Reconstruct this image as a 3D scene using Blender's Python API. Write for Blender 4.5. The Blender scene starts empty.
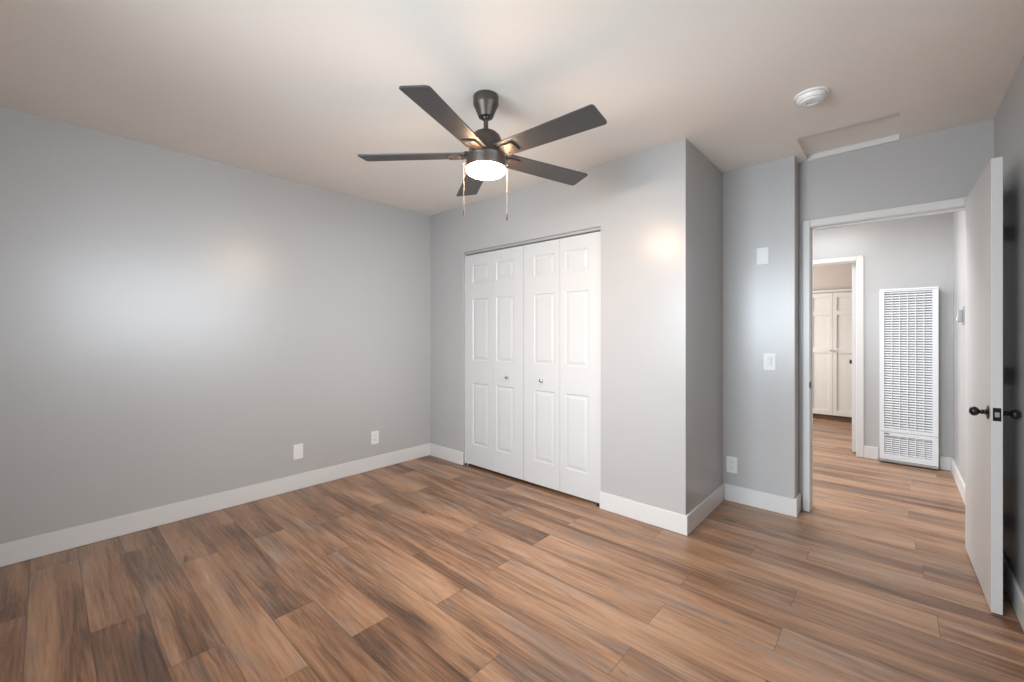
import bpy, bmesh, math, random
from mathutils import Vector, Matrix
random.seed(7)
S = bpy.context.scene
COL = S.collection
PI = math.pi

# ------------------------------------------------------------------ camera
F_PX = 423.1; CY = 333.62; CAM_H = 1.2358; YAW = 0.7356
cd = bpy.data.cameras.new('camera'); cam = bpy.data.objects.new('camera', cd); COL.objects.link(cam)
cam.location = (0, 0, CAM_H); cam.rotation_euler = (PI/2, 0, YAW)
cd.sensor_width = 36; cd.sensor_fit = 'HORIZONTAL'; cd.lens = F_PX/1024*36
cd.shift_y = -(341-CY)/1024; cd.clip_start = .02
S.camera = cam
S.view_settings.view_transform = 'Standard'; S.view_settings.look = 'None'
S.view_settings.gamma = 1; S.view_settings.use_curve_mapping = False
S.view_settings.exposure = 0.0

# ------------------------------------------------------------------ world + daylight + added fills
w = bpy.data.worlds.new('world'); S.world = w; w.use_nodes = True
w.node_tree.nodes['Background'].inputs[0].default_value = (.62, .78, 1, 1)
w.node_tree.nodes['Background'].inputs[1].default_value = 1.0

def area(name, loc, rot, sx, sy, power, color, spread=180):
    l = bpy.data.lights.new(name, 'AREA'); l.shape = 'RECTANGLE'; l.size = sx; l.size_y = sy
    l.energy = power; l.color = color; l.spread = math.radians(spread)
    o = bpy.data.objects.new(name, l); COL.objects.link(o); o.location = loc; o.rotation_euler = rot
    return o
# room shell numbers (metres; camera stands at x=0, y=0)
H = 2.44; XA = -3.521; XE = .411; YB = 2.647; YC = 3.408; YD = 3.567; YBACK = -.557
XC = -.955; XS = -.504; YF = 5.486; XG = .389; TW = .12
W1 = (.08, 2.12, 1.05, 2.20)      # window in the right wall, beside the camera: y0,y1,z0,z1
W2 = (-2.0, -.5, .95, 2.08)      # window in the wall behind the camera: x0,x1,z0,z1
DAY = (.82, .92, 1.0)
area('window_daylight', (XE+TW+.03, (W1[0]+W1[1])/2, (W1[2]+W1[3])/2), (0, PI/2-.10, 0), W1[3]-W1[2], W1[1]-W1[0], 23, DAY, 76)
area('window_daylight', ((W2[0]+W2[1])/2, YBACK-TW-.03, (W2[2]+W2[3])/2), (PI/2-.28, 0, 0), W2[1]-W2[0], W2[3]-W2[2], 72, DAY, 118)
area('side_fill', (-2.28, 4.6, 1.45), (0, -PI/2, 0), 1.6, 1.2, 38, (.93, .96, 1))  # added fill standing in for daylight from the hall's left end, no window built
area('hall_overhead_fill', (-.60, 4.15, 2.42), (0, 0, 0), .6, .6, 36, (.97, .98, 1))  # unseen fill added under the hall ceiling to lift its walls, no fixture
area('side_fill', (-2.3, 6.7, 1.35), (0, -PI/2, 0), 1.2, 1.0, 60, (1, .96, .92))  # warm fill added inside the far room
LAMP = (1.0, .66, .40)

# ------------------------------------------------------------------ materials
def nt(m): return m.node_tree.nodes, m.node_tree.links
def mat(name, col, rough=.5, metal=0, spec=.5, bump=0, bscale=200, var=0, vscale=3, emit=None, es=0, coat=0):
    m = bpy.data.materials.new(name); m.use_nodes = True
    N, L = nt(m); b = N['Principled BSDF']
    b.inputs['Base Color'].default_value = (*col, 1); b.inputs['Roughness'].default_value = rough
    b.inputs['Metallic'].default_value = metal; b.inputs['Specular IOR Level'].default_value = spec
    b.inputs['Coat Weight'].default_value = coat
    tc = N.new('ShaderNodeTexCoord')
    if var:
        n = N.new('ShaderNodeTexNoise'); n.inputs['Scale'].default_value = vscale; n.inputs['Detail'].default_value = 3
        L.new(tc.outputs['Object'], n.inputs['Vector'])
        mx = N.new('ShaderNodeMix'); mx.data_type = 'RGBA'
        mx.inputs[6].default_value = (*[c*(1-var) for c in col], 1); mx.inputs[7].default_value = (*[min(1, c*(1+var)) for c in col], 1)
        L.new(n.outputs[0], mx.inputs[0]); L.new(mx.outputs[2], b.inputs['Base Color'])
    if bump:
        n = N.new('ShaderNodeTexNoise'); n.inputs['Scale'].default_value = bscale; n.inputs['Detail'].default_value = 2
        L.new(tc.outputs['Object'], n.inputs['Vector'])
        bp = N.new('ShaderNodeBump'); bp.inputs['Strength'].default_value = bump; bp.inputs['Distance'].default_value = .002
        L.new(n.outputs[0], bp.inputs['Height']); L.new(bp.outputs[0], b.inputs['Normal'])
    if emit:
        b.inputs['Emission Color'].default_value = (*emit, 1); b.inputs['Emission Strength'].default_value = es
    return m

M_wall = mat('grey wall paint', (.415, .406, .400), .31, spec=.58, bump=.05, bscale=60, var=.015)
M_farwall = mat('beige wall paint', (.50, .45, .42), .55, bump=.1, bscale=60, var=.015)
M_ceil = mat('ceiling paint', (.86, .805, .74), .6, bump=.15, bscale=45, var=.015)
M_trim = mat('white trim paint', (.62, .61, .595), .34, var=.01)
M_door = mat('white door paint', (.55, .545, .54), .42, bump=.05, bscale=30, var=.01)
M_cab = mat('white cabinet paint', (.66, .645, .62), .4, var=.01)
M_plate = mat('white plastic', (.70, .69, .68), .35, var=.01)
M_slot = mat('dark slot', (.03, .03, .03), .6, var=.05)
M_black = mat('black hardware', (.012, .012, .013), .22, metal=.2, var=.05)
M_chrome = mat('satin nickel', (.62, .61, .59), .25, metal=1, var=.03)
M_chain = mat('pale bead chain', (.30, .29, .28), .5, var=.03)
M_bronze = mat('bronze fan metal', (.060, .045, .036), .38, metal=.35, var=.08, vscale=20)
M_blade = mat('charcoal fan blade', (.040, .038, .039), .42, bump=.1, bscale=80, var=.10, vscale=12)
M_heat = mat('white enamel', (.68, .69, .70), .32, var=.01)
M_heatin = mat('galvanised heater interior', (.33, .34, .36), .45, metal=.2, var=.15, vscale=14)
M_dark = mat('dark void', (.035, .033, .032), .8, var=.1)
M_track = mat('steel track', (.42, .41, .40), .5, metal=.2, var=.05)
M_wood = mat('dark wood kickboard', (.12, .065, .04), .5, var=.2, vscale=8)
M_grey = mat('grey plastic', (.30, .30, .30), .4, var=.02)
M_det = mat('detector plastic', (.78, .78, .77), .4, var=.01)

def floor_mat():
    m = bpy.data.materials.new('wood plank floor'); m.use_nodes = True
    N, L = nt(m); b = N['Principled BSDF']
    def math_(op, a, b_=None, c=None):
        n = N.new('ShaderNodeMath'); n.operation = op
        for i, v in enumerate((a, b_, c)):
            if v is None: continue
            if isinstance(v, (int, float)): n.inputs[i].default_value = v
            else: L.new(v, n.inputs[i])
        return n.outputs[0]
    def comb(x, y, z):
        n = N.new('ShaderNodeCombineXYZ')
        for i, v in enumerate((x, y, z)):
            if isinstance(v, (int, float)): n.inputs[i].default_value = v
            else: L.new(v, n.inputs[i])
        return n.outputs[0]
    def noise(vec, scale, detail=4, rough=.5, dist=0):
        n = N.new('ShaderNodeTexNoise'); n.inputs['Scale'].default_value = scale; n.inputs['Detail'].default_value = detail
        n.inputs['Roughness'].default_value = rough; n.inputs['Distortion'].default_value = dist
        L.new(vec, n.inputs['Vector']); return n.outputs[0]
    def ramp(fac, stops, interp='LINEAR'):
        n = N.new('ShaderNodeValToRGB'); cr = n.color_ramp; cr.interpolation = interp
        cr.elements.remove(cr.elements[1]); cr.elements[0].position = stops[0][0]
        for p, c in stops[1:]: cr.elements.new(p)
        for i, (p, c) in enumerate(stops): cr.elements[i].color = (*c, 1) if not isinstance(c, float) else (c, c, c, 1)
        L.new(fac, n.inputs[0]); return n.outputs[0]
    def mix(fac, a, b_, mode='MIX'):
        n = N.new('ShaderNodeMix'); n.data_type = 'RGBA'; n.blend_type = mode
        for sock, v in ((n.inputs[0], fac), (n.inputs[6], a), (n.inputs[7], b_)):
            if isinstance(v, (int, float)): sock.default_value = v
            elif isinstance(v, tuple): sock.default_value = (*v, 1)
            else: L.new(v, sock)
        return n.outputs[2]
    tc = N.new('ShaderNodeTexCoord'); sp = N.new('ShaderNodeSeparateXYZ'); L.new(tc.outputs['Object'], sp.inputs[0])
    X, Y = sp.outputs[0], sp.outputs[1]
    PW, PL = .178, 1.22
    ry = math_('DIVIDE', math_('SUBTRACT', Y, .66), PW)
    row = math_('FLOOR', ry); fy = math_('SUBTRACT', ry, row)
    J = {-5: -2.83, -4: -2.1, -3: -2.46, -2: -1.99, -1: -2.84, 0: -3.21, 1: -1.64, 2: -2.35, 3: -2.77, 4: -1.99, 5: -1.56, 6: -.78,
         7: -.35, 8: -.78, 9: -.35, 10: -1.083, 11: -.60, 12: -.36, 13: .11}
    st = []
    for i in range(32):
        k = i-7
        v = (J[k] % PL)/PL if k in J else random.random()
        st.append((i/32, float(v)))
    off = ramp(math_('DIVIDE', math_('ADD', row, 7.5), 32), st, 'CONSTANT')
    far = math_('GREATER_THAN', row, 24)
    wn0 = N.new('ShaderNodeTexWhiteNoise'); wn0.noise_dimensions = '1D'; L.new(row, wn0.inputs['W'])
    off2 = math_('ADD', off, math_('MULTIPLY', wn0.outputs[0], far))
    rx = math_('SUBTRACT', math_('DIVIDE', X, PL), off2)
    colm = math_('FLOOR', rx); fx = math_('SUBTRACT', rx, colm)
    wn = N.new('ShaderNodeTexWhiteNoise'); wn.noise_dimensions = '2D'; L.new(comb(row, colm, 0), wn.inputs['Vector'])
    sc = N.new('ShaderNodeSeparateColor'); L.new(wn.outputs['Color'], sc.inputs[0])
    r1, r2, r3 = sc.outputs
    # grain space, shifted per plank
    gx = math_('ADD', X, math_('MULTIPLY', r1, 40)); gy = math_('ADD', Y, math_('MULTIPLY', r2, 30))
    big = noise(comb(math_('MULTIPLY', gx, .95), math_('MULTIPLY', gy, 7.5), 0), 1, 3, .5, .7)
    smoke = noise(comb(math_('MULTIPLY', gx, 1.5), math_('MULTIPLY', gy, 8), 7), 1, 3, .55, .8)
    fine = noise(comb(math_('MULTIPLY', gx, 4), math_('MULTIPLY', gy, 110), 3), 1, 8, .75, .2)
    mid = noise(comb(math_('MULTIPLY', gx, 1.6), math_('MULTIPLY', gy, 30), 5), 1, 8, .72, 1.6)
    knot = noise(comb(math_('MULTIPLY', gx, 3.4), math_('MULTIPLY', gy, 14), 9), 1, 2, .5, .6)
    t = math_('ADD', math_('MULTIPLY', big, .85), math_('MULTIPLY', mid, .75))
    t = math_('ADD', t, math_('MULTIPLY', math_('SUBTRACT', r3, .5), .16))
    t = math_('ADD', t, math_('MULTIPLY', math_('SUBTRACT', fine, .5), .5))
    t = math_('SUBTRACT', t, .33)
    c = ramp(t, [(.16, (.066, .034, .019)), (.34, (.175, .090, .047)), (.48, (.29, .158, .086)), (.64, (.39, .23, .135)), (.85, (.49, .315, .20))])
    greyf = ramp(smoke, [(.50, 0.0), (.72, .85)])
    hsv = N.new('ShaderNodeHueSaturation'); hsv.inputs['Saturation'].default_value = .60; hsv.inputs['Value'].default_value = .68
    L.new(c, hsv.inputs['Color'])
    c = mix(greyf, c, hsv.outputs[0])
    kf = ramp(knot, [(.69, 0.0), (.80, .8)])
    c = mix(kf, c, (.05, .026, .018))
    # seams
    ey = math_('MULTIPLY', math_('MINIMUM', fy, math_('SUBTRACT', 1, fy)), PW)
    ex = math_('MULTIPLY', math_('MINIMUM', fx, math_('SUBTRACT', 1, fx)), PL)
    e = math_('MINIMUM', ex, ey)
    seam = ramp(math_('MULTIPLY', e, 100), [(.06, 1.0), (.20, 0.0)])
    c = mix(math_('MULTIPLY', seam, .62), c, (.035, .02, .014))
    L.new(c, b.inputs['Base Color'])
    rr = math_('ADD', .30, math_('MULTIPLY', fine, .16)); L.new(rr, b.inputs['Roughness'])
    b.inputs['Specular IOR Level'].default_value = .65
    hgt = math_('SUBTRACT', math_('MULTIPLY', fine, .25), math_('MULTIPLY', seam, 1))
    bp = N.new('ShaderNodeBump'); bp.inputs['Strength'].default_value = .25; bp.inputs['Distance'].default_value = .0012
    L.new(hgt, bp.inputs['Height']); L.new(bp.outputs[0], b.inputs['Normal'])
    return m
M_floor = floor_mat()

def pane_mat():
    m = bpy.data.materials.new('window glass'); m.use_nodes = True
    N, L = nt(m); N.remove(N['Principled BSDF']); out = N['Material Output']
    t = N.new('ShaderNodeBsdfTransparent'); g = N.new('ShaderNodeBsdfGlossy'); g.inputs['Roughness'].default_value = .02
    fr = N.new('ShaderNodeFresnel'); mx = N.new('ShaderNodeMixShader')
    L.new(fr.outputs[0], mx.inputs[0]); L.new(t.outputs[0], mx.inputs[1]); L.new(g.outputs[0], mx.inputs[2]); L.new(mx.outputs[0], out.inputs[0])
    return m
M_pane = pane_mat()
def lamp_mat():
    m = bpy.data.materials.new('lit opal glass'); m.use_nodes = True
    N, L = nt(m); b = N['Principled BSDF']
    b.inputs['Base Color'].default_value = (.85, .83, .8, 1); b.inputs['Roughness'].default_value = .25
    b.inputs['Emission Color'].default_value = (*LAMP, 1); b.inputs['Emission Strength'].default_value = 190
    return m
M_lamp = lamp_mat()

# ------------------------------------------------------------------ mesh helpers
def box(bm, x0, x1, y0, y1, z0, z1, bev=0, seg=2, M=None):
    vs = [bm.verts.new((x, y, z)) for x in (x0, x1) for y in (y0, y1) for z in (z0, z1)]
    q = [(0, 1, 3, 2), (4, 6, 7, 5), (0, 4, 5, 1), (2, 3, 7, 6), (0, 2, 6, 4), (1, 5, 7, 3)]
    fs = [bm.faces.new([vs[i] for i in f]) for f in q]
    if M is not None: bmesh.ops.transform(bm, matrix=M, verts=vs)
    if bev:
        es = list({e for f in fs for e in f.edges})
        bmesh.ops.bevel(bm, geom=es, offset=bev, segments=seg, affect='EDGES', profile=.5)
def lathe(bm, prof, n=32, M=None, cap=True):
    """prof: list of (r, z) from bottom to top, spun about z"""
    rings = []
    vs = []
    for r, z in prof:
        if r < 1e-6: v = bm.verts.new((0, 0, z)); rings.append([v]); vs.append(v)
        else:
            ring = [bm.verts.new((r*math.cos(2*PI*i/n), r*math.sin(2*PI*i/n), z)) for i in range(n)]
            rings.append(ring); vs += ring
    for a, b in zip(rings[:-1], rings[1:]):
        for i in range(n):
            j = (i+1) % n
            if len(a) == 1 and len(b) == 1: continue
            if len(a) == 1: bm.faces.new((a[0], b[j], b[i]))
            elif len(b) == 1: bm.faces.new((a[i], a[j], b[0]))
            else: bm.faces.new((a[i], a[j], b[j], b[i]))
    if cap:
        if len(rings[0]) > 1: bm.faces.new(rings[0][::-1])
        if len(rings[-1]) > 1: bm.faces.new(rings[-1])
    if M is not None: bmesh.ops.transform(bm, matrix=M, verts=vs)
def prism(bm, pts, z0, z1, M=None, bev=0):
    a = [bm.verts.new((x, y, z0)) for x, y in pts]; b = [bm.verts.new((x, y, z1)) for x, y in pts]
    n = len(pts); fs = [bm.faces.new(a[::-1]), bm.faces.new(b)]
    for i in range(n): fs.append(bm.faces.new((a[i], a[(i+1) % n], b[(i+1) % n], b[i])))
    if M is not None: bmesh.ops.transform(bm, matrix=M, verts=a+b)
    if bev: bmesh.ops.bevel(bm, geom=list({e for f in fs for e in f.edges}), offset=bev, segments=2, affect='EDGES', profile=.5)
def obj(name, bm, m, parent=None, loc=(0, 0, 0), smooth=False):
    me = bpy.data.meshes.new(name)
    bmesh.ops.recalc_face_normals(bm, faces=bm.faces)
    bm.to_mesh(me); bm.free()
    me.materials.append(m)
    if smooth:
        for p in me.polygons: p.use_smooth = True
        try: me.set_sharp_from_angle(angle=math.radians(35))
        except Exception: pass
    o = bpy.data.objects.new(name, me); COL.objects.link(o); o.location = loc
    if parent is not None: o.parent = parent
    return o
def B(): return bmesh.new()
def boxes(*bs, bev=0):
    bm = B()
    for q in bs: box(bm, *q, bev=bev)
    return bm
def tag(o, label, cat, group=None):
    o['label'] = label; o['category'] = cat
    if group: o['group'] = group
    return o
def thing(name, label, cat, loc=(0, 0, 0), rz=0, group=None):
    o = bpy.data.objects.new(name, None); COL.objects.link(o); o.location = loc; o.rotation_euler = (0, 0, rz)
    o.empty_display_size = .05
    return tag(o, label, cat, group)
def struct(name, bm, m, label=None):
    o = obj(name, bm, m); o['kind'] = 'structure'
    if label: o['label'] = label
    return o
def roundrect(w, h, r, n=5):
    pts = []
    for cx, cy, a0 in ((w/2-r, h/2-r, 0), (-w/2+r, h/2-r, PI/2), (-w/2+r, -h/2+r, PI), (w/2-r, -h/2+r, 1.5*PI)):
        for i in range(n+1):
            a = a0+PI/2*i/n; pts.append((cx+r*math.cos(a), cy+r*math.sin(a)))
    return pts

# ------------------------------------------------------------------ room shell
YEND = 7.9; XHL = -2.4; FX0 = XA-TW; FX1 = .75
struct('floor', boxes((FX0, FX1, YBACK-TW, YEND+TW, -.1, 0)), M_floor, 'brown wood plank floor running through the bedroom and hall')
HX0, HX1, HY0 = -.452, .020, 3.125
CT = H+.12
struct('ceiling', boxes((FX0, FX1, YBACK-TW, HY0, H, CT), (FX0, HX0, HY0, YD, H, CT), (HX1, FX1, HY0, YD, H, CT), (FX0, FX1, YD, YEND+TW, H, CT)), M_ceil, 'white painted ceiling')
struct('wall_left', boxes((XA-TW, XA, YBACK-TW, 3.6, 0, H)), M_wall)
CX0, CX1, CZ = -3.012, -1.547, 2.0
struct('wall_closet', boxes((XA, CX0, YB, YB+.11, 0, H), (CX1, XC, YB, YB+.11, 0, H), (CX0, CX1, YB, YB+.11, CZ, H),
       (XC-.11, XC, YB+.11, YC, 0, H)), M_wall)
struct('wall_closet_back', boxes((XA, XC, YC, YD+TW, 0, H)), M_wall)
DX0, DX1, DZ = -.436, .346, 1.972
struct('wall_doorway', boxes((XC, XS, YC, YD+TW, 0, H), (XS, DX0-.02, YD, YD+TW, 0, H), (DX1+.02, XE, YD, YD+TW, 0, H), (DX0-.02, DX1+.02, YD, YD+TW, DZ+.02, H)), M_wall)
struct('wall_right', boxes((XE, XE+TW, YBACK-TW, W1[0], 0, H), (XE, XE+TW, W1[1], YD+TW, 0, H), (XE, XE+TW, W1[0], W1[1], 0, W1[2]), (XE, XE+TW, W1[0], W1[1], W1[3], H)), M_wall)
struct('wall_back', boxes((XA, W2[0], YBACK-TW, YBACK, 0, H), (W2[1], XE, YBACK-TW, YBACK, 0, H), (W2[0], W2[1], YBACK-TW, YBACK, 0, W2[2]), (W2[0], W2[1], YBACK-TW, YBACK, W2[3], H)), M_wall)
EX0, EX1, EZ = -1.055, -.290, 1.968
struct('wall_hall_far', boxes((XHL, EX0-.02, YF, YF+TW, 0, H), (EX1+.02, XG+.3, YF, YF+TW, 0, H), (EX0-.02, EX1+.02, YF, YF+TW, EZ+.02, H)), M_wall)
struct('wall_hall_right', boxes((XG, XG+.2, YD+TW, YF, 0, H)), M_wall)
struct('wall_hall_left', boxes((XHL-TW, XHL, YD, YEND, 0, H)), M_wall)
YCAB = 7.50
struct('wall_far_room', boxes((XHL, .5, YCAB+.35, YEND, 0, H), (.35, .47, YF+TW, YEND, 0, H)), M_farwall)
struct('wall_far_room_upper', boxes((XHL, .35, YCAB+.03, YCAB+.35, 1.86, H)), M_farwall)

# windows (behind / beside the camera)
def window(n, along, c0, c1, z0, z1, face, outw):
    """along 'y': window in an x=const wall.  outw: direction to the outside"""
    def bx(a0, a1, d0, d1, zz0, zz1):
        d0, d1 = sorted((face+outw*d0, face+outw*d1))
        return (d0, d1, a0, a1, zz0, zz1) if along == 'y' else (a0, a1, d0, d1, zz0, zz1)
    f = struct('window_%d' % n, boxes(bx(c0-.07, c0, -.015, 0, z0-.07, z1+.07), bx(c1, c1+.07, -.015, 0, z0-.07, z1+.07), bx(c0, c1, -.015, 0, z1, z1+.07),
               bx(c0-.09, c1+.09, -.04, 0, z0-.03, z0), bx(c0, c0+.035, .03, .08, z0, z1), bx(c1-.035, c1, .03, .08, z0, z1),
               bx(c0, c1, .03, .08, z0, z0+.035), bx(c0, c1, .03, .08, z1-.035, z1), bx((c0+c1)/2-.02, (c0+c1)/2+.02, .03, .08, z0, z1)), M_trim, 'white framed window')
    obj('window_pane', boxes(bx(c0+.03, c1-.03, .052, .058, z0+.03, z1-.03)), M_pane, f)
window(1, 'y', *W1, XE, 1)
window(2, 'x', *W2, YBACK, -1)

# baseboards
BH, BT = .120, .016
def bb(name, *bs):
    bm = B()
    for q in bs: box(bm, *q, bev=.003, seg=1)
    return struct(name, bm, M_trim, 'flat white baseboard')
bb('baseboard_left', (XA, XA+BT, YBACK, YB, 0, BH))
bb('baseboard_closet', (XA+BT, CX0, YB-BT, YB, 0, BH), (CX1-.002, XC+BT, YB-BT, YB, 0, BH))
bb('baseboard_closet_side', (XC, XC+BT, YB, YC, 0, BH))
bb('baseboard_doorway', (XC+BT, XS+BT, YC-BT, YC, 0, BH), (XS, XS+BT, YC, YD, 0, BH))
bb('baseboard_right', (XE-BT, XE, YBACK, YD-BT, 0, BH))
bb('baseboard_back', (XA+BT, XE-BT, YBACK, YBACK+BT, 0, BH))
bb('baseboard_hall_far', (-.228, -.118, YF-BT, YF, 0, BH), (.300, XG, YF-BT, YF, 0, BH))
bb('baseboard_hall_right', (XG-BT, XG, YD+TW+.02, YF-BT, 0, BH))

# door casings + jambs
def casing(n, x0, x1, zt, yface, depth, wl, wr, side=-1):
    """x0..x1 clear opening; casing on the bedroom side of the wall, jamb lining, stop"""
    cf = .012
    bm = B()
    y0, y1 = yface-cf, yface
    box(bm, x0-wl, x0-.002, y0, y1, 0, zt+.05, bev=.003, seg=1)
    box(bm, x1+.002, x1+wr, y0, y1, 0, zt+.05, bev=.003, seg=1)
    box(bm, x0-.002, x1+.002, y0, y1, zt+.002, zt+.05, bev=.003, seg=1)
    yb = yface+depth
    box(bm, x0-wl, x0-.002, yb, yb+cf, 0, zt+.05, bev=.003, seg=1)
    box(bm, x1+.002, min(x1+wr, XG-.002), yb, yb+cf, 0, zt+.05, bev=.003, seg=1)
    box(bm, x0-.002, x1+.002, yb, yb+cf, zt+.002, zt+.05, bev=.003, seg=1)
    # jamb lining
    box(bm, x0-.02, x0, yface-.002, yb+.002, 0, zt)
    box(bm, x1, x1+.02, yface-.002, yb+.002, 0, zt)
    box(bm, x0-.02, x1+.02, yface-.002, yb+.002, zt, zt+.02)
    return bm, yface, yb
bm, ya, yb_ = casing(1, DX0, DX1, DZ, YD, TW, .042, .05)
# door stop in the bedroom doorway
box(bm, DX0, DX0+.004, YD+.042, YD+.075, 0, DZ-.004); box(bm, DX1-.004, DX1, YD+.042, YD+.075, 0, DZ-.004); box(bm, DX0, DX1, YD+.042, YD+.075, DZ-.010, DZ)
tr = struct('trim_1', bm, M_trim, 'white casing of the bedroom doorway')
sp_ = obj('strike_plate', boxes((DX0-.001, DX0+.002, YD+.004, YD+.034, .852, .908), (DX0-.004, DX0+.004, YD-.016, YD+.004, .862, .898), bev=.0008), M_black, tr)
bm, ya, yb_ = casing(2, EX0, EX1, EZ, YF, TW, .06, .06)
struct('trim_2', bm, M_trim, 'white casing of the doorway to the room beyond the hall')

# ------------------------------------------------------------------ attic hatch
hp = thing('attic_hatch', 'white attic access panel set in the ceiling above the doorway', 'hatch', ((HX0+HX1)/2, (HY0+YD)/2, H+.03))
cx, cy = (HX0+HX1)/2, (HY0+YD)/2
obj('panel', boxes((HX0-cx, HX1-cx, HY0-cy, YD-cy-.014, .004, .022)), M_ceil, hp)
obj('frame', boxes((HX0-cx, HX1-cx, YD-cy-.012, YD-cy, -.032, .022), bev=.002), M_trim, hp)

# ------------------------------------------------------------------ panelled doors
def panel_leaf(bm, x0, x1, z0, z1, yf, th, panels, raised=True):
    """slab with recessed panel fields: grid of quads; panels: list of (px0,px1,pz0,pz1)"""
    xs = sorted({x0, x1, *[p[0] for p in panels], *[p[1] for p in panels]})
    zs = sorted({z0, z1, *[p[2] for p in panels], *[p[3] for p in panels]})
    V = {}
    def v(x, y, z):
        k = (round(x, 5), round(y, 5), round(z, 5))
        if k not in V: V[k] = bm.verts.new((x, y, z))
        return V[k]
    for i in range(len(xs)-1):
        for j in range(len(zs)-1):
            a, b_, c, d = xs[i], xs[i+1], zs[j], zs[j+1]
            if any(p[0] <= a+1e-6 and p[1] >= b_-1e-6 and p[2] <= c+1e-6 and p[3] >= d-1e-6 for p in panels): continue
            bm.faces.new((v(a, yf, c), v(b_, yf, c), v(b_, yf, d), v(a, yf, d)))
    for (a, b_, c, d) in panels:
        rings = []
        prof = [(0, 0), (.007, .0055), (.014, .0055), (.036, .001)] if raised else [(0, 0), (.002, .012), (.003, .012)]
        for ins, dep in prof:
            rings.append([v(a+ins, yf+dep, c+ins), v(b_-ins, yf+dep, c+ins), v(b_-ins, yf+dep, d-ins), v(a+ins, yf+dep, d-ins)])
        for r0, r1 in zip(rings[:-1], rings[1:]):
            for i in range(4): bm.faces.new((r0[i], r0[(i+1) % 4], r1[(i+1) % 4], r1[i]))
        bm.faces.new(rings[-1])
    # sides + back
    yk = yf+th
    bk = [v(x0, yk, z0), v(x1, yk, z0), v(x1, yk, z1), v(x0, yk, z1)]
    bm.faces.new(bk[::-1])
    for seq, e0, e1 in (([v(x, yf, z0) for x in xs], bk[0], bk[1]), ([v(x, yf, z1) for x in xs], bk[3], bk[2]),
                        ([v(x0, yf, z) for z in zs], bk[0], bk[3]), ([v(x1, yf, z) for z in zs], bk[1], bk[2])):
        bm.faces.new(seq+[e1, e0])

ROWS = [(.21, .78), (.99, 1.555), (1.70, 1.865)]
lw = (CX1-CX0-.006)/4
def closet_pair(x_start, label, knob_leaf):
    yf = 2.663
    root = thing('bifold_closet_door', label, 'closet door', (x_start, yf, 0))
    for i in range(2):
        bm = B(); a = i*lw+.001; b_ = (i+1)*lw-.001
        # wide stile on the outside of the pair, narrow one at the fold
        p0, p1 = (a+.108, b_-.048) if i == 0 else (a+.048, b_-.108)
        panel_leaf(bm, a, b_, .022, 1.966, 0, .032, [(p0, p1, z0, z1) for z0, z1 in ROWS])
        leaf = obj('door_leaf', bm, M_door, root)
        if i == knob_leaf:
            kx = (p0+p1)/2+(.035 if i == 1 else -.02)
            bm = B(); lathe(bm, [(.007, 0), (.006, .008), (.012, .014), (.0145, .021), (.012, .028), (.005, .031), (0, .0315)], 20, Matrix.Translation((kx, 0, .862)) @ Matrix.Rotation(PI/2, 4, 'X'))
            obj('knob', bm, M_chrome, leaf, smooth=True)
    bm = B()
    for hz in (.25, 1.0, 1.75): lathe(bm, [(.004, hz-.03), (.004, hz+.03)], 8, Matrix.Translation((lw, .035, 0)))
    obj('hinge', bm, M_chrome, root)
    return root
closet_pair(CX0+.002, 'left pair of white panelled bifold closet doors, nearer the room corner', 1)
closet_pair(CX0+.004+2*lw, 'right pair of white panelled bifold closet doors, nearer the doorway', 0)
t = thing('closet_door_track', 'grey metal bifold track under the closet header', 'track', ((CX0+CX1)/2, 2.69, 1.984))
hw = (CX1-CX0)/2
obj('channel', boxes((-hw, hw, -.020, -.017, -.004, .016), (-hw, hw, .017, .020, -.004, .016), (-hw, hw, -.017, .017, .013, .016)), M_track, t)
for s, lab in ((CX0+.022, 'small steel floor bracket at the left foot of the closet doors'), (CX1-.022, 'small steel floor bracket at the right foot of the closet doors')):
    bm = boxes((-.021, .021, -.03, .03, 0, .002), (-.021+(.04 if s > -2 else 0), -.019+(.04 if s > -2 else 0), -.03, .03, .002, .012)); lathe(bm, [(.006, .002), (.006, .018)], 12)
    o = obj('floor_pivot_bracket', bm, M_chrome, loc=(s, 2.68, 0)); tag(o, lab, 'bracket')

# ------------------------------------------------------------------ bedroom door (open)
def knob_bm(side):
    bm = B()
    lathe(bm, [(.0, 0), (.0315, 0), (.0315, .003), (.025, .006), (.012, .008), (.0095, .014), (.0115, .020), (.0085, .0255), (.010, .028),
               (.0150, .031), (.0205, .038), (.0215, .0445), (.0195, .0520), (.0120, .0585), (0, .0610)], 32, Matrix.Rotation(-side*PI/2, 4, 'Y').inverted(), cap=False)
    return bm
hx, hy = .3345, 3.548
ang = math.atan2(.349-.3345, hy-2.80)      # a degree or two past square
dr = thing('bedroom_door', 'flat white interior door standing open against the right wall', 'door', (hx, hy, .008), ang)
LW, TH, DH = .748, .035, 2.000
bm = B(); box(bm, -TH, 0, -LW, 0, 0, DH, bev=.0018)
slab = obj('door_slab', bm, M_door, dr)
ky = -LW+.062; kz = .873
k1 = obj('door_knob', knob_bm(-1), M_black, dr, (-TH, ky, kz), smooth=True); k1['label'] = 'black ball knob on the side facing the room'
k2 = obj('door_knob', knob_bm(1), M_black, dr, (0, ky, kz), smooth=True); k2['label'] = 'black ball knob on the side facing the wall'
lp = obj('latch_plate', boxes((-TH/2-.0125, -TH/2+.0125, -LW-.0015, -LW+.001, kz-.029, kz+.029), bev=.0006), M_black, dr)
obj('latch_bolt', boxes((-TH/2-.007, -TH/2+.007, -LW-.010, -LW, kz-.011, kz+.011), bev=.002), M_chrome, lp)
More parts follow.
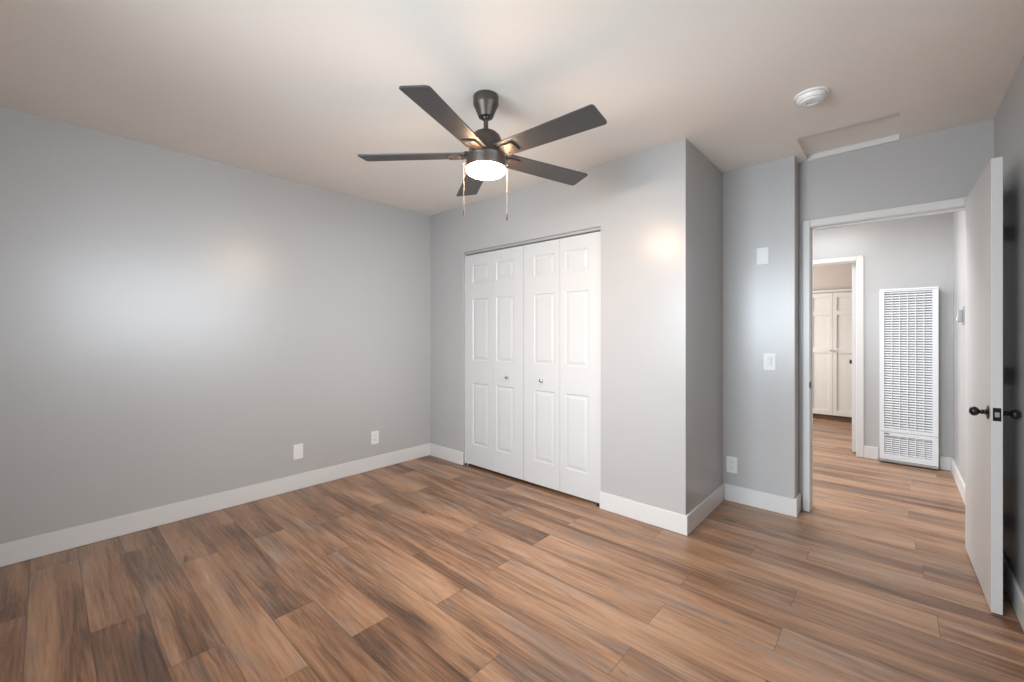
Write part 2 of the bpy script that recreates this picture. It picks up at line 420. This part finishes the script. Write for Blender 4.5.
for hz in (.2, 1.0, 1.78):
    bm = B(); lathe(bm, [(.0055, hz-.045), (.0055, hz+.045)], 12, Matrix.Translation((.006, .006, 0))); box(bm, -.002, .004, -.001, .006, hz-.044, hz+.044)
    obj('hinge', bm, M_black, dr)

# door of the room beyond the hall, swung into it
d2 = thing('far_room_door', 'white door edge standing open just inside the doorway beyond the hall', 'door', (EX1-.004, YF+TW+.015, .010))
obj('door_slab', boxes((-.037, -.001, .004, .74, 0, 1.95), bev=.0018), M_door, d2)
bm = B(); lathe(bm, [(.02, 0), (.012, .01), (.012, .03), (.024, .045), (.024, .06), (0, .066)], 20, Matrix.Translation((-.037, .68, .9)) @ Matrix.Rotation(-PI/2, 4, 'Y'))
obj('door_knob', bm, M_black, d2, smooth=True)

# built-in cabinet in the far room
LP = .285; cx0 = -.894-.045-3*LP
cab = thing('built_in_cabinet', 'tall white panelled built-in cupboard seen through the far doorway', 'cabinet', (cx0, YCAB, 0))
obj('cabinet_carcass', boxes((-.03, 6*LP/1+.03, .021, .34, .075, 1.825), (-.04, 6*LP+.04, -.012, .34, 1.827, 1.858), bev=.002), M_cab, cab)
obj('kickboard', boxes((-.03, 6*LP+.03, .03, .34, 0, .072)), M_wood, cab)
for i in range(6):
    a, b_ = i*LP+.0015, (i+1)*LP-.0015
    bm = B(); panel_leaf(bm, a, b_, .078, 1.812, 0, .019, [(a+.043, b_-.043, .14, .96), (a+.043, b_-.043, 1.03, 1.50), (a+.043, b_-.043, 1.56, 1.75)], raised=False)
    dd = obj('cabinet_door', bm, M_cab, cab)
    bm = B(); lathe(bm, [(.006, 0), (.006, .012), (.013, .02), (.011, .028), (0, .03)], 16, Matrix.Translation((b_-.02 if i % 2 else a+.02, 0, .995)) @ Matrix.Rotation(PI/2, 4, 'X'))
    obj('knob', bm, M_chrome, dd, smooth=True)

# ------------------------------------------------------------------ wall heater
hx0, hx1, hyf = -.110, .290, 5.392
hw_ = hx1-hx0; dep = YF-hyf
ht = thing('wall_heater', 'tall white gas wall heater with louvred grille in the hallway', 'heater', (hx0, hyf, 0))
obj('cabinet', boxes((0, .012, .004, dep, .035, 1.648), (hw_-.012, hw_, .004, dep, .035, 1.648), (0, hw_, .004, dep, 1.640, 1.650), (.012, hw_-.012, dep-.006, dep, .035, 1.64)), M_heat, ht)
obj('heat_shield', boxes((.02, hw_-.02, .050, .053, .34, 1.44), (.02, .12, .050, .053, 1.47, 1.50), (hw_-.12, hw_-.02, .050, .053, 1.47, 1.50), (.125, hw_-.125, .040, .043, 1.44, 1.53), (.02, hw_-.02, .050, .053, 1.545, 1.60)), M_heatin, ht)
obj('burner_box', boxes((.03, hw_-.03, .045, .080, .07, .30), bev=.003), M_heatin, ht)
obj('control_valve', boxes((.19, .28, .020, .045, .165, .185), bev=.003), M_plate, ht)
def grille(name, x0, x1, z0, z1, fx0, fx1, fz0, fz1, pitch, ncol):
    bm = B()
    box(bm, fx0, x0, -.006, .012, fz0, fz1); box(bm, x1, fx1, -.006, .012, fz0, fz1)
    box(bm, x0, x1, -.006, .012, fz0, z0); box(bm, x0, x1, -.006, .012, z1, fz1)
    for i in range(1, ncol):
        x = x0+(x1-x0)*i/ncol; box(bm, x-.0027, x+.0027, -.003, .008, z0, z1)
    fr = obj(name, bm, M_heat, ht)
    bm = B(); n = int(round((z1-z0)/pitch)); p = (z1-z0)/n
    for i in range(n):
        zc = z0+(i+.5)*p
        box(bm, x0, x1, -.0008, .0008, -.0062*p/.02, .0062*p/.02, M=Matrix.Translation((0, .006, zc)) @ Matrix.Rotation(math.radians(-28), 4, 'X'))
    obj('louvres', bm, M_heat, fr)
grille('upper_grille', .035, .362, .338, 1.632, .0, hw_, .305, 1.648, .0235, 6)
grille('lower_grille', .035, .362, .092, .268, .0, hw_, .040, .301, .0195, 6)
obj('top_lip', boxes((-.002, hw_+.002, -.014, .010, 1.646, 1.660), bev=.002), M_heat, ht)
obj('maker_badge', boxes((.032, .070, -.0075, -.006, .281, .290)), M_slot, ht)
obj('bottom_pan', boxes((.0, hw_, .008, dep, .012, .033), (.0, hw_, -.010, .008, .028, .036)), M_track, ht)

# ------------------------------------------------------------------ plates on the walls (built facing -y, spun with rz)
def plate(name, label, cat, loc, rz, w_=.074, h_=.118, kind='blank'):
    t = thing(name, label, cat, loc, rz)
    R = Matrix.Rotation(PI/2, 4, 'X')
    bm = B(); prism(bm, roundrect(w_, h_, .005), 0, .005, M=R, bev=.0012); obj('cover_plate', bm, M_plate, t)
    if kind == 'outlet':
        for dz in (-.020, .020):
            bm = B(); prism(bm, roundrect(.033, .028, .008), .005, .0075, M=Matrix.Translation((0, 0, dz)) @ R)
            r = obj('receptacle', bm, M_plate, t)
            obj('slot', boxes((-.0075, -.0055, -.0080, -.0074, dz-.001, dz+.008), (.0055, .0075, -.0080, -.0074, dz-.001, dz+.008), (-.002, .002, -.0080, -.0074, dz-.010, dz-.006)), M_slot, r)
    if kind == 'switch':
        bm = B(); prism(bm, roundrect(.033, .066, .003), .005, .0065, M=R); obj('switch_frame', bm, M_plate, t)
        bm = B(); box(bm, -.0145, .0145, -.0095, -.006, -.030, .030, bev=.001, M=Matrix.Rotation(math.radians(3), 4, 'X')); obj('rocker', bm, M_plate, t)
    for dz in ((-.048, .048) if kind != 'outlet' else (0,)):
        bm = B(); lathe(bm, [(.003, .005), (.003, .0058), (0, .0062)], 10, Matrix.Translation((0, 0, dz)) @ R)
        obj('screw', bm, M_plate, t)
    return t
plate('blank_cover_plate', 'blank white wall plate low on the long left wall', 'wall plate', (XA, 1.354, .299), PI/2)
plate('wall_outlet', 'white power outlet low on the left wall near the room corner', 'outlet', (XA, 2.024, .288), PI/2, kind='outlet')
plate('wall_outlet', 'white power outlet low in the recess beside the closet bump-out', 'outlet', (-.893, YC, .268), 0, kind='outlet')
plate('light_switch', 'white rocker light switch beside the bedroom doorway', 'switch', (-.650, YC, 1.040), 0, kind='switch')
plate('blank_cover_plate', 'blank white wall plate high above the light switch', 'wall plate', (-.693, YC, 1.784), 0)
th = thing('thermostat', 'small white thermostat on the right wall of the hallway', 'thermostat', (XG, 4.70, 1.37), -PI/2)
obj('mounting_plate', boxes((-.045, .045, -.006, 0, -.07, .07), bev=.002), M_grey, th)
obj('thermostat_body', boxes((-.032, .032, -.034, -.006, -.047, .047), bev=.004), M_grey, th)
obj('dial', boxes((-.022, .022, -.040, -.034, -.036, -.010), bev=.003), M_chrome, th)

# ------------------------------------------------------------------ smoke detector
sd = thing('smoke_detector', 'round white smoke detector on the ceiling in front of the attic hatch', 'smoke detector', (-.312, 2.598, H))
bm = B(); lathe(bm, [(0, -.010), (.066, -.010), (.074, -.008), (.076, 0), (0, 0)], 48, cap=False); obj('mounting_base', bm, M_det, sd, smooth=True)
bm = B(); lathe(bm, [(0, -.038), (.018, -.038), (.020, -.036), (.024, -.040), (.044, -.040), (.050, -.037), (.052, -.031), (.057, -.030), (.063, -.022), (.064, -.010), (0, -.010)], 48, cap=False)
obj('cover', bm, M_det, sd, smooth=True)
bm = B()
for i in range(24):
    a = 2*PI*i/24; box(bm, .0525, .0585, -.003, .003, -.0300, -.0295, M=Matrix.Rotation(a, 4, 'Z'))
obj('vents', bm, M_slot, sd)
bm = B(); lathe(bm, [(0, -.0395), (.009, -.0392), (.010, -.036)], 16, cap=False); obj('test_button', bm, M_plate, sd, smooth=True)

# ------------------------------------------------------------------ ceiling fan
FCX, FCY, ZB = -1.541, 1.505, 2.142
fan = thing('ceiling_fan', 'five-blade dark bronze ceiling fan with a lit round lamp', 'ceiling fan', (FCX, FCY, H))
def Z(z): return z-H
bm = B(); lathe(bm, [(.0, Z(2.330)), (.030, Z(2.330)), (.037, Z(2.334)), (.042, Z(2.346)), (.052, Z(2.372)), (.061, Z(2.390)), (.0645, Z(2.398)), (.0650, Z(2.436)), (.063, Z(2.44)), (0, Z(2.44))], 48, cap=False)
obj('canopy', bm, M_bronze, fan, smooth=True)
bm = B(); lathe(bm, [(.0, Z(2.345)), (.022, Z(2.345)), (.024, Z(2.335)), (.018, Z(2.322)), (0, Z(2.320))], 24, cap=False); obj('hanger_ball', bm, M_black, fan, smooth=True)
bm = B(); lathe(bm, [(.0118, Z(2.235)), (.0118, Z(2.335))], 24); obj('downrod', bm, M_bronze, fan, smooth=True)
bm = B(); lathe(bm, [(.0, Z(2.180)), (.079, Z(2.180)), (.0805, Z(2.200)), (.079, Z(2.218)), (.072, Z(2.237)), (.056, Z(2.252)), (.034, Z(2.262)), (.018, Z(2.265)), (.016, Z(2.274)), (0, Z(2.274))], 48, cap=False)
obj('motor_housing', bm, M_bronze, fan, smooth=True)
bm = B(); lathe(bm, [(0, Z(2.150)), (.086, Z(2.150)), (.086, Z(2.180)), (.074, Z(2.186)), (0, Z(2.186))], 48, cap=False)
obj('flywheel', bm, M_bronze, fan, smooth=True)
bm = B(); lathe(bm, [(0, Z(2.074)), (.095, Z(2.074)), (.0982, Z(2.073)), (.0990, Z(2.076)), (.0990, Z(2.118)), (.102, Z(2.130)), (.090, Z(2.148)), (.080, Z(2.152)), (0, Z(2.152))], 64, cap=False)
kit = obj('light_kit', bm, M_bronze, fan, smooth=True)
bm = B()
prof = [(.0993*math.sin(a), Z(2.064)-.033*math.cos(a)) for a in [i/10*PI/2 for i in range(11)]]
prof[0] = (0, prof[0][1]); lathe(bm, prof+[(.0993, Z(2.071)), (.095, Z(2.0745))], 48, cap=False)
obj('lamp_glass', bm, M_lamp, kit, smooth=True)
PHI = 1.9386+PI; RT = .6418; BW = .1368; TAU = .1799
def blade_pts():
    pts = []
    r0, r1, w0, w1, rr = .100, RT, .112, BW, .014
    pts += [(r0, -w0/2), ]
    for cx_, cy_, a0 in ((r1-rr, -w1/2+rr, -PI/2), (r1-rr, w1/2-rr, 0)):
        for i in range(6):
            a = a0+PI/2*i/5; pts.append((cx_+rr*math.cos(a), cy_+rr*math.sin(a)))
    pts += [(r0, w0/2)]
    return pts
for k in range(5):
    a = PHI+k*2*PI/5
    Mb = Matrix.Translation((0, 0, Z(ZB))) @ Matrix.Rotation(a, 4, 'Z') @ Matrix.Rotation(-TAU, 4, 'X')
    bm = B(); prism(bm, blade_pts(), -.003, .004, bev=.0012)
    bl = obj('fan_blade', bm, M_blade, fan); bl.matrix_local = Mb
    # blade iron: arm from the flywheel and a squared plate under the blade
    bm = B()
    prism(bm, [(.078, -.020), (.118, -.030), (.122, -.037), (.188, -.037), (.194, -.031), (.194, .031), (.188, .037), (.122, .037), (.118, .030), (.078, .020)], -.0115, -.0035, bev=.0012)
    ir = obj('blade_iron', bm, M_bronze, bl)
    for sx, sy in ((.135, -.022), (.135, .022), (.178, 0)):
        bm = B(); lathe(bm, [(0, -.0145), (.004, -.0138), (.0052, -.0115)], 12, Matrix.Translation((sx, sy, 0)), cap=False)
        obj('screw', bm, M_bronze, bl)
    for s in (0,):
        bm = B(); box(bm, .070, .110, -.014, .014, .0, .018, bev=.003, M=Matrix.Rotation(TAU, 4, 'X')); obj('iron_arm', bm, M_bronze, bl)
rtv = Vector((math.cos(YAW), math.sin(YAW), 0))
for s, zt, zb in ((-.1120, 2.100, 1.835), (.1070, 2.098, 1.809)):
    p = rtv*s
    bm = B()
    lathe(bm, [(.0, Z(zt)+.004), (.004, Z(zt)+.002), (.004, Z(zt)-.006), (0, Z(zt)-.007)], 10, Matrix.Translation((p.x*.99, p.y*.99, 0)), cap=False)
    z = Z(zt)-.006
    n = int((zt-zb-.042)/.0042)
    for i in range(n):
        zz = z-i*.0042; lathe(bm, [(0, zz-.0018), (.0009, zz-.0008), (.0009, zz+.0008), (0, zz+.0018)], 6, Matrix.Translation(p), cap=False)
    lathe(bm, [(.0005, Z(zb)+.03), (.0005, Z(zt))], 5, Matrix.Translation(p))
    pc = obj('pull_chain', bm, M_chain, fan)
    bm = B(); lathe(bm, [(0, Z(zb)), (.0035, Z(zb)+.001), (.0046, Z(zb)+.008), (.0036, Z(zb)+.030), (.002, Z(zb)+.036), (0, Z(zb)+.037)], 16, Matrix.Translation(p), cap=False)
    fb = obj('pull_fob', bm, M_bronze, pc, smooth=True)
